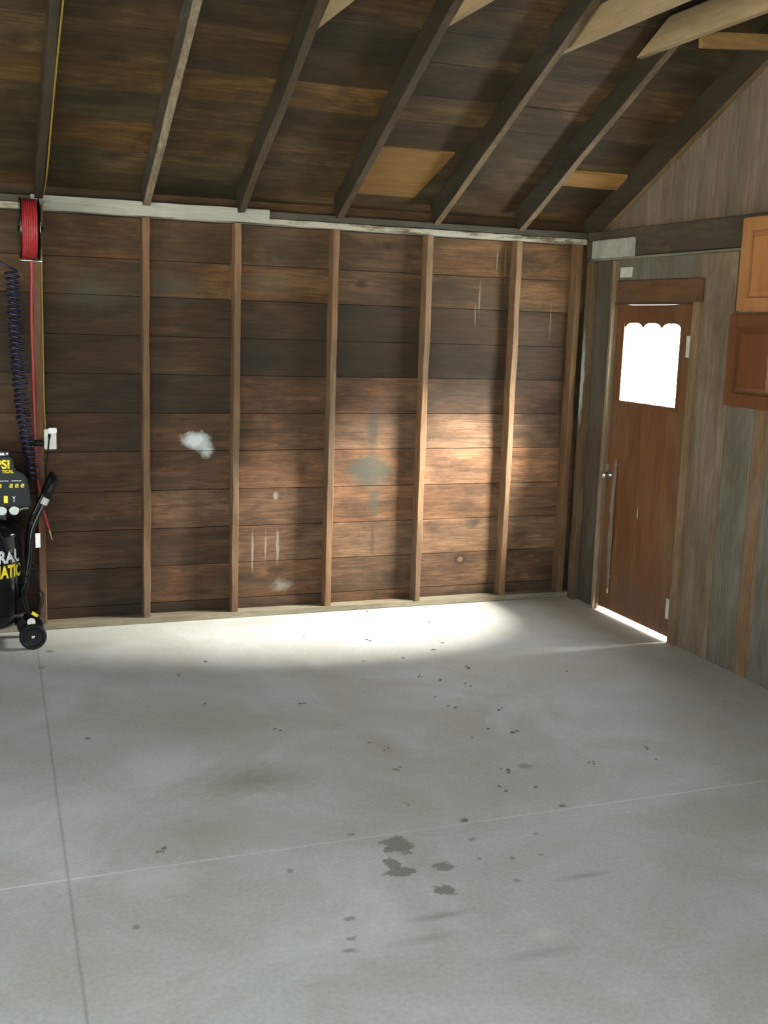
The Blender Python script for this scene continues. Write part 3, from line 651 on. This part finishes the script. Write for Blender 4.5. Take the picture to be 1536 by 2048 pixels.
# axle bracket, axle and the wheels
WX, WZ, WR = -3.630, 0.074, 0.073
bm = BM(); tube(bm, [(WX, CY - 0.125, WZ), (WX, CY + 0.125, WZ)], 0.008, 10)
prism(bm, [(WX - 0.12, CY - 0.10, 0.16), (WX + 0.015, CY - 0.10, 0.06), (WX + 0.015, CY - 0.10, 0.09), (WX - 0.06, CY - 0.10, 0.19)], (0, 0.006, 0))
prism(bm, [(WX - 0.12, CY + 0.10, 0.16), (WX + 0.015, CY + 0.10, 0.06), (WX + 0.015, CY + 0.10, 0.09), (WX - 0.06, CY + 0.10, 0.19)], (0, 0.006, 0))
obj('axle', bm, M['black'], comp)
for s in (-1, 1):
    yc = CY + s*0.125
    bm = BM(); pr = [(0.028, -0.010), (0.050, -0.012), (0.056, -0.020), (0.066, -0.020), (WR, -0.012), (WR, 0.012), (0.066, 0.020), (0.056, 0.020), (0.050, 0.012), (0.028, 0.010)]
    lathe(bm, [(r, h) for r, h in pr], (WX, yc, WZ), 'Y', 36)
    w = obj('wheel', bm, M['rubber'], comp, smooth=False)
    bm = BM(); lathe(bm, [(0.002, -0.026), (0.010, -0.024), (0.012, -0.010), (0.012, 0.020)] if s < 0 else [(0.012, -0.020), (0.012, 0.010), (0.010, 0.024), (0.002, 0.026)], (WX, yc, WZ), 'Y', 16)
    obj('wheel_hub', bm, M['steel'], w, smooth=True)
# control panel / shroud on top of the tank
bm = BM()
yf = CY - 0.125
prism(bm, [(CX - 0.20, yf, 0.80), (CX + 0.236, yf, 0.80), (CX + 0.232, yf, 0.90), (CX + 0.212, yf, 0.975), (CX + 0.158, yf, 1.005), (CX + 0.146, yf, 1.075), (CX - 0.20, yf, 1.075)], (0, 0.22, 0))
bmesh.ops.bevel(bm, geom=[e for e in bm.edges], offset=0.008, segments=2, affect='EDGES')
pn = obj('control_panel', bm, M['panel'], comp)
bm = BM(); box(bm, CX - 0.10, CX + 0.11, CY - 0.08, CY + 0.09, 0.725, 0.80); obj('pump_base', bm, M['black'], comp)
bm = BM(); lathe(bm, [(0.030, 0.0), (0.034, 0.004), (0.034, 0.022), (0.028, 0.028), (0.002, 0.030)], (CX + 0.100, yf + 0.05, 1.075), 'Z', 24); obj('pressure_knob', bm, M['steel'], comp, smooth=True)
for gx in (0.148, 0.086):
    bm = BM(); lathe(bm, [(0.003, 0.0), (0.022, 0.0), (0.026, 0.004), (0.026, 0.022), (0.020, 0.030)], (CX + gx, yf - 0.022, 0.787), 'Y', 24)
    gg = obj('pressure_gauge', bm, M['steel'], comp)
    bm = BM(); lathe(bm, [(0.002, -0.0012), (0.021, -0.0012), (0.021, 0.0)], (CX + gx, yf - 0.0222, 0.787), 'Y', 24); obj('gauge_face', bm, M['gauge'], gg)
bm = BM(); tube(bm, spline([(CX + 0.17, yf - 0.012, 0.787), (CX + 0.195, yf - 0.016, 0.797), (CX + 0.222, yf - 0.012, 0.800)]), 0.007, 8); obj('outlet_fitting', bm, M['steel'], comp)
# handle leaning out to the right
for s in (-1, 1):
    bm = BM(); yh = CY + s*0.11
    tube(bm, spline([(CX + 0.190, yh, 0.30), (CX + 0.222, yh, 0.50), (CX + 0.240, yh, 0.66), (CX + 0.275, yh, 0.75), (CX + 0.320, yh, 0.845)]), 0.012, 12)
    hb = obj('handle', bm, M['black'], comp, smooth=True)
    bm = BM(); tube(bm, [(CX + 0.320, yh, 0.845), (CX + 0.348, yh, 0.905), (CX + 0.372, yh, 0.955)], [0.018, 0.020, 0.018], 12); obj('hand_grip', bm, M['rubber'], hb, smooth=True)
bm = BM(); tube(bm, [(CX + 0.365, CY - 0.11, 0.945), (CX + 0.365, CY + 0.11, 0.945)], 0.014, 10); obj('cross_bar', bm, M['rubber'], comp, smooth=True)
bm = BM(); tube(bm, [(CX + 0.303, CY - 0.11, 0.812), (CX + 0.320, CY - 0.11, 0.846)], 0.0195, 12); sl_ = obj('handle_sleeve', bm, M['paper'], comp)
bm = BM(); box(bm, CX + 0.256, CX + 0.282, CY - 0.128, CY - 0.126, 0.575, 0.655)
obj('warning_tag', bm, M['whitebright'], comp)

# lettering wrapped on the tank front
def curved_text(body, size, x0, zb, mat, name, parent, sx=1.0):
    cu = bpy.data.curves.new(name, 'FONT'); cu.body = body; cu.size = size; cu.extrude = 0.0; cu.offset = size*0.042
    tmp = bpy.data.objects.new(name, cu); COL.objects.link(tmp)
    dg = bpy.context.evaluated_depsgraph_get(); me = bpy.data.meshes.new_from_object(tmp.evaluated_get(dg))
    bpy.data.objects.remove(tmp); bpy.data.curves.remove(cu)
    return me
def put_text(body, size, right, zb, mat, name, parent, mode, sx=1.0, shear=0.0):
    me = curved_text(body, size, 0, 0, mat, name, parent)
    bm = bmesh.new(); bm.from_mesh(me); bpy.data.meshes.remove(me)
    bmesh.ops.triangulate(bm, faces=bm.faces); bmesh.ops.subdivide_edges(bm, edges=[e for e in bm.edges if e.calc_length() > 0.015], cuts=2)
    xm = max(v.co.x for v in bm.verts)
    ret = bmesh.ops.extrude_face_region(bm, geom=bm.faces[:]); up = [g_ for g_ in ret['geom'] if isinstance(g_, bmesh.types.BMVert)]
    ups = set(up)
    for v in bm.verts:
        d = 0.0012 if v in ups else 0.0003
        u = (v.co.x - xm)*sx; z = v.co.y + zb
        if mode == 'tank':
            a = right + u/R_; rr = R_ + d; v.co = Vector((CX + rr*math.sin(a), CY - rr*math.cos(a), z))
        else:
            v.co = Vector((right + u, yf - d, z))
    bmesh.ops.recalc_face_normals(bm, faces=bm.faces)
    return obj(name, bm, mat, parent)
tank = [c for c in comp.children if c.name.startswith('tank')][0]
AR = math.asin(0.172/R_)
put_text('RAL', 0.094, AR - 0.03, 0.508, M['printwhite'], 'white_lettering', comp, 'tank', 0.84)
put_text('MATIC', 0.094, AR + 0.02, 0.426, M['yellow'], 'yellow_lettering', comp, 'tank', 0.64)
put_text('PSI', 0.064, CX + 0.132, 1.015, M['yellow'], 'panel_lettering', comp, 'flat', 0.95)
put_text('TICAL', 0.022, CX + 0.152, 0.990, M['yellow'], 'small_panel_lettering', comp, 'flat', 1.0)
bm = BM()
for k in range(15):
    if k % 5 == 4: continue
    box(bm, CX + 0.01 + k*0.013, CX + 0.020 + k*0.013, yf - 0.0012, yf - 0.0001, 0.944, 0.949)
obj('panel_print_line', bm, M['printwhite'], comp)
for k in range(7):
    if k == 3: continue
    x = CX + 0.012 + k*0.029; z = 0.910; y_ = yf - 0.0012
    bm = BM(); prism(bm, [(x, y_, z), (x + 0.018, y_, z), (x + 0.018, y_, z + 0.004), (x + 0.005, y_, z + 0.004), (x + 0.005, y_, z + 0.008), (x + 0.018, y_, z + 0.008), (x + 0.018, y_, z + 0.020),
        (x + 0.002, y_, z + 0.020), (x + 0.002, y_, z + 0.016), (x + 0.013, y_, z + 0.016), (x + 0.013, y_, z + 0.012), (x, y_, z + 0.012)], (0, 0.0011, 0))
    obj('spec_print', bm, M['yellow'], pn)
bm = BM(); box(bm, CX + 0.098, CX + 0.118, yf - 0.008, yf - 0.0001, 0.828, 0.866); obj('power_switch', bm, M['yellow'], comp)
bm = BM(); box(bm, CX + 0.148, CX + 0.152, yf - 0.001, yf - 0.0001, 0.83, 0.85); prism(bm, [(CX + 0.141, yf - 0.001, 0.862), (CX + 0.148, yf - 0.001, 0.850), (CX + 0.152, yf - 0.001, 0.850), (CX + 0.159, yf - 0.001, 0.862), (CX + 0.155, yf - 0.001, 0.862), (CX + 0.150, yf - 0.001, 0.854), (CX + 0.145, yf - 0.001, 0.862)], (0, 0.0009, 0)); obj('panel_mark', bm, M['printwhite'], comp)
# power cord loops tied with yellow
bm = BM()
for k, (w, zt) in enumerate(((0.050, 0.52), (0.038, 0.47), (0.060, 0.50))):
    cx = CX + 0.238; pts = []
    for j in range(24):
        a = 2*math.pi*j/24; pts.append((cx + w*math.sin(a)*(1.0 if math.cos(a) < 0 else 0.55), CY - 0.142 - 0.004*k, 0.20 + (zt - 0.20)*(0.5 + 0.5*math.cos(a))))
    tube(bm, pts, 0.0035, 6, closed=True)
tube(bm, spline([(CX + 0.06, CY - 0.215, 0.70), (CX + 0.10, CY - 0.222, 0.62), (CX + 0.16, CY - 0.185, 0.50), (CX + 0.205, CY - 0.15, 0.42), (CX + 0.238, CY - 0.142, 0.34)]), 0.0035, 6)
pc = obj('cord_loops', bm, M['rubber'], comp, smooth=True)
bm = BM(); tube(bm, [(CX + 0.228, CY - 0.148, 0.215), (CX + 0.258, CY - 0.148, 0.196)], 0.010, 10); obj('cord_tie', bm, M['yellow'], pc)
bm = BM(); lathe(bm, [(0.002, -0.002), (0.022, -0.002), (0.022, 0.002)], (CX + 0.225, CY - 0.13, 0.158), 'Y', 20); obj('drain_disc', bm, M['white'], comp)

# ------------------------------------------------------------------ hose reel, hoses, cords, outlet
rc = Vector((-3.592, -0.262, 2.285)); RR = 0.158
reel = thing('hose_reel', 'red air hose on a black reel mounted under the painted board at left', 'hose reel', (rc.x, rc.y, 2.12))
bm = BM()
for layer in range(3):
    for k in range(7):
        x = rc.x - 0.040 + k*0.0115; r = RR - 0.006 - layer*0.011
        tube(bm, [(x, rc.y + r*math.cos(2*math.pi*j/36), rc.z + r*math.sin(2*math.pi*j/36)) for j in range(36)], 0.0068, 8, closed=True)
obj('wound_hose', bm, M['red'], reel, smooth=True)
for s, dx in ((-1, -0.052), (1, 0.045)):
    bm = BM(); lathe(bm, [(0.02, -0.003), (RR - 0.02, -0.003), (RR + 0.008, -0.001), (RR + 0.008, 0.003), (0.02, 0.003)], (rc.x + dx, rc.y, rc.z), 'X', 40); obj('side_disc', bm, M['black'], reel, smooth=False)
bm = BM(); tube(bm, [(rc.x - 0.06, rc.y, rc.z), (rc.x + 0.07, rc.y, rc.z)], 0.014, 12)
box(bm, rc.x + 0.055, rc.x + 0.061, rc.y - 0.03, -0.092, rc.z - 0.10, rc.z + 0.13); box(bm, rc.x + 0.010, rc.x + 0.061, -0.098, -0.0925, rc.z - 0.16, rc.z + 0.10); obj('bracket', bm, M['black'], reel)
bm = BM(); tube(bm, [(rc.x - 0.058, rc.y - 0.06, rc.z - 0.168), (rc.x + 0.058, rc.y - 0.06, rc.z - 0.170)], 0.006, 10); obj('roller_guide', bm, M['steel'], reel, smooth=True)
bm = BM(); tube(bm, spline([(-3.590, -0.26, 2.13), (-3.584, -0.262, 2.08), (-3.590, -0.25, 1.80), (-3.584, -0.22, 1.36), (-3.578, -0.20, 1.00), (-3.552, -0.19, 0.77), (-3.516, -0.185, 0.62)]), 0.0085, 10)
rh = obj('hanging_hose', bm, M['red'], reel, smooth=True)
bm = BM(); tube(bm, [(-3.516, -0.185, 0.622), (-3.510, -0.185, 0.600), (-3.508, -0.185, 0.592), (-3.500, -0.185, 0.560)], [0.007, 0.007, 0.0045, 0.0045], 10); obj('brass_fitting', bm, M['brass'], rh, smooth=True)
bm = BM(); tube(bm, [(-3.610, -0.215, 1.124), (-3.600, -0.215, 1.122), (-3.560, -0.215, 1.122), (-3.545, -0.215, 1.122), (-3.535, -0.215, 1.122)], [0.012, 0.020, 0.016, 0.020, 0.012], 14)
hs = obj('hose_stop', bm, M['rubber'], rh, smooth=True)

# navy coil hose
ax = spline([(-3.688, -0.30, 2.06), (-3.682, -0.30, 1.90), (-3.672, -0.30, 1.64), (-3.655, -0.29, 1.36), (-3.635, -0.28, 1.20), (-3.610, -0.27, 1.02), (-3.60, -0.27, 0.93)], 40)
L = [0.0]
for a, b in zip(ax, ax[1:]): L.append(L[-1] + (b - a).length)
pts = []; N = 38*22; import bisect
for j in range(N + 1):
    s = L[-1]*j/N; i = min(max(bisect.bisect_right(L, s) - 1, 0), len(ax) - 2); k = (s - L[i])/max(1e-6, L[i+1] - L[i])
    c = ax[i].lerp(ax[i+1], k); a = 2*math.pi*j/22; rr = 0.033
    wob = 0.004*math.sin(a*0.31)
    pts.append(c + Vector(((rr + wob)*math.cos(a), rr*math.sin(a), 0)))
lead = spline([(-3.88, -0.28, 2.24), (-3.80, -0.30, 2.14), (-3.72, -0.31, 2.085)], 6)
bm = BM(); tube(bm, lead + pts, 0.0062, 7)
ch = obj('coiled_air_hose', bm, M['navy'], smooth=True); tag(ch, 'dark navy coiled air hose hanging beside the red hose at left', 'hose')

bm = BM()
tube(bm, spline([(-3.506, -1.60, 3.19), (-3.506, -1.0, 2.90), (-3.504, -0.38, 2.575), (-3.503, -0.125, 2.50), (-3.512, -0.118, 2.42), (-3.520, -0.116, 2.33), (-3.523, -0.10, 2.02), (-3.523, -0.10, 1.80), (-3.523, -0.10, 1.354), (-3.519, -0.10, 1.192)], 10), 0.0042, 8)
tag(obj('extension_cord', bm, M['yellowcord'], smooth=True), 'thin yellow cord running down beside the rafter to the outlet', 'cord')
ol = thing('wall_outlet', 'white electrical outlet box on the stud right of the red hose', 'outlet', (-3.49, -0.07, 1.07))
bm = BM(); box(bm, -3.5265, -3.459, -0.100, -0.040, 1.072, 1.187); bmesh.ops.bevel(bm, geom=bm.edges[:], offset=0.003, segments=2, affect='EDGES'); obj('outlet_box', bm, M['white'], ol)
bm = BM(); box(bm, -3.505, -3.458, -0.128, -0.1005, 1.168, 1.198); bmesh.ops.bevel(bm, geom=bm.edges[:], offset=0.004, segments=2, affect='EDGES'); obj('white_plug', bm, M['whitebright'], ol)
bm = BM(); tube(bm, [(-3.498, -0.101, 1.155), (-3.499, -0.122, 1.150), (-3.501, -0.130, 1.135)], [0.008, 0.008, 0.005], 10)
tube(bm, spline([(-3.501, -0.130, 1.138), (-3.508, -0.132, 1.08), (-3.520, -0.15, 0.98), (-3.535, -0.19, 0.86), (-3.58, -0.225, 0.76), (-3.62, -0.24, 0.68)]), 0.0045, 8)
tag(obj('power_cord', bm, M['rubber'], smooth=True), 'black power cord hanging from the outlet behind the compressor handle', 'cord')

# ------------------------------------------------------------------ bits of dirt and leaf on the concrete
rnd = random.Random(5); bm = BM()
fl = [(-3.545,-0.527),(-2.768,-0.918),(-2.939,-1.113),(-2.904,-1.575),(-3.496,-1.867),(-2.654,-2.017),(-1.344,-0.911),(-1.398,-1.371),(-1.643,-1.554),(-1.523,-1.67),(-1.775,-1.794),(-1.721,-1.473),(-1.68,-1.118),
      (-1.761,-0.752),(-1.93,-1.157),(-1.464,-1.036),(-1.537,-2.048),(-1.747,-1.931),(-1.611,-2.325),(-1.696,-2.288),(-1.832,-2.359),(-1.807,-2.928),(-1.85,-2.72),(-1.462,-2.765),(-1.114,-2.682),(-1.166,-2.817),
      (-1.78,-3.103),(-2.382,-2.92),(-2.202,-3.102),(-2.292,-2.26),(-2.273,-2.368),(-2.299,-2.589),(-1.543,-0.13),(-2.455,-1.706),(-1.956,-2.884),(-1.124,-0.13),(-1.25,-0.5),(-2.1,-0.6),(-0.9,-1.6),(-3.35,-3.02)]
for (x, y) in fl:
    for q in range(rnd.choice([1, 2, 3])):
        cx, cy = x + rnd.gauss(0, 0.012), y + rnd.gauss(0, 0.016); r = rnd.uniform(0.004, 0.012); n = 7
        ring = [bm.verts.new((cx + r*rnd.uniform(0.5, 1.3)*math.cos(2*math.pi*k/n)*1.2, cy + r*rnd.uniform(0.5, 1.3)*math.sin(2*math.pi*k/n), 0.0006)) for k in range(n)]
        top = bm.verts.new((cx, cy, 0.004 + r*0.2))
        fs = [bm.faces.new([ring[k], ring[(k+1) % n], top]) for k in range(n)] + [bm.faces.new(ring[::-1])]
tag(obj('floor_debris', bm, M['debris']), 'scattered dark crumbs of dirt and leaf on the concrete floor', 'debris', kind='stuff')
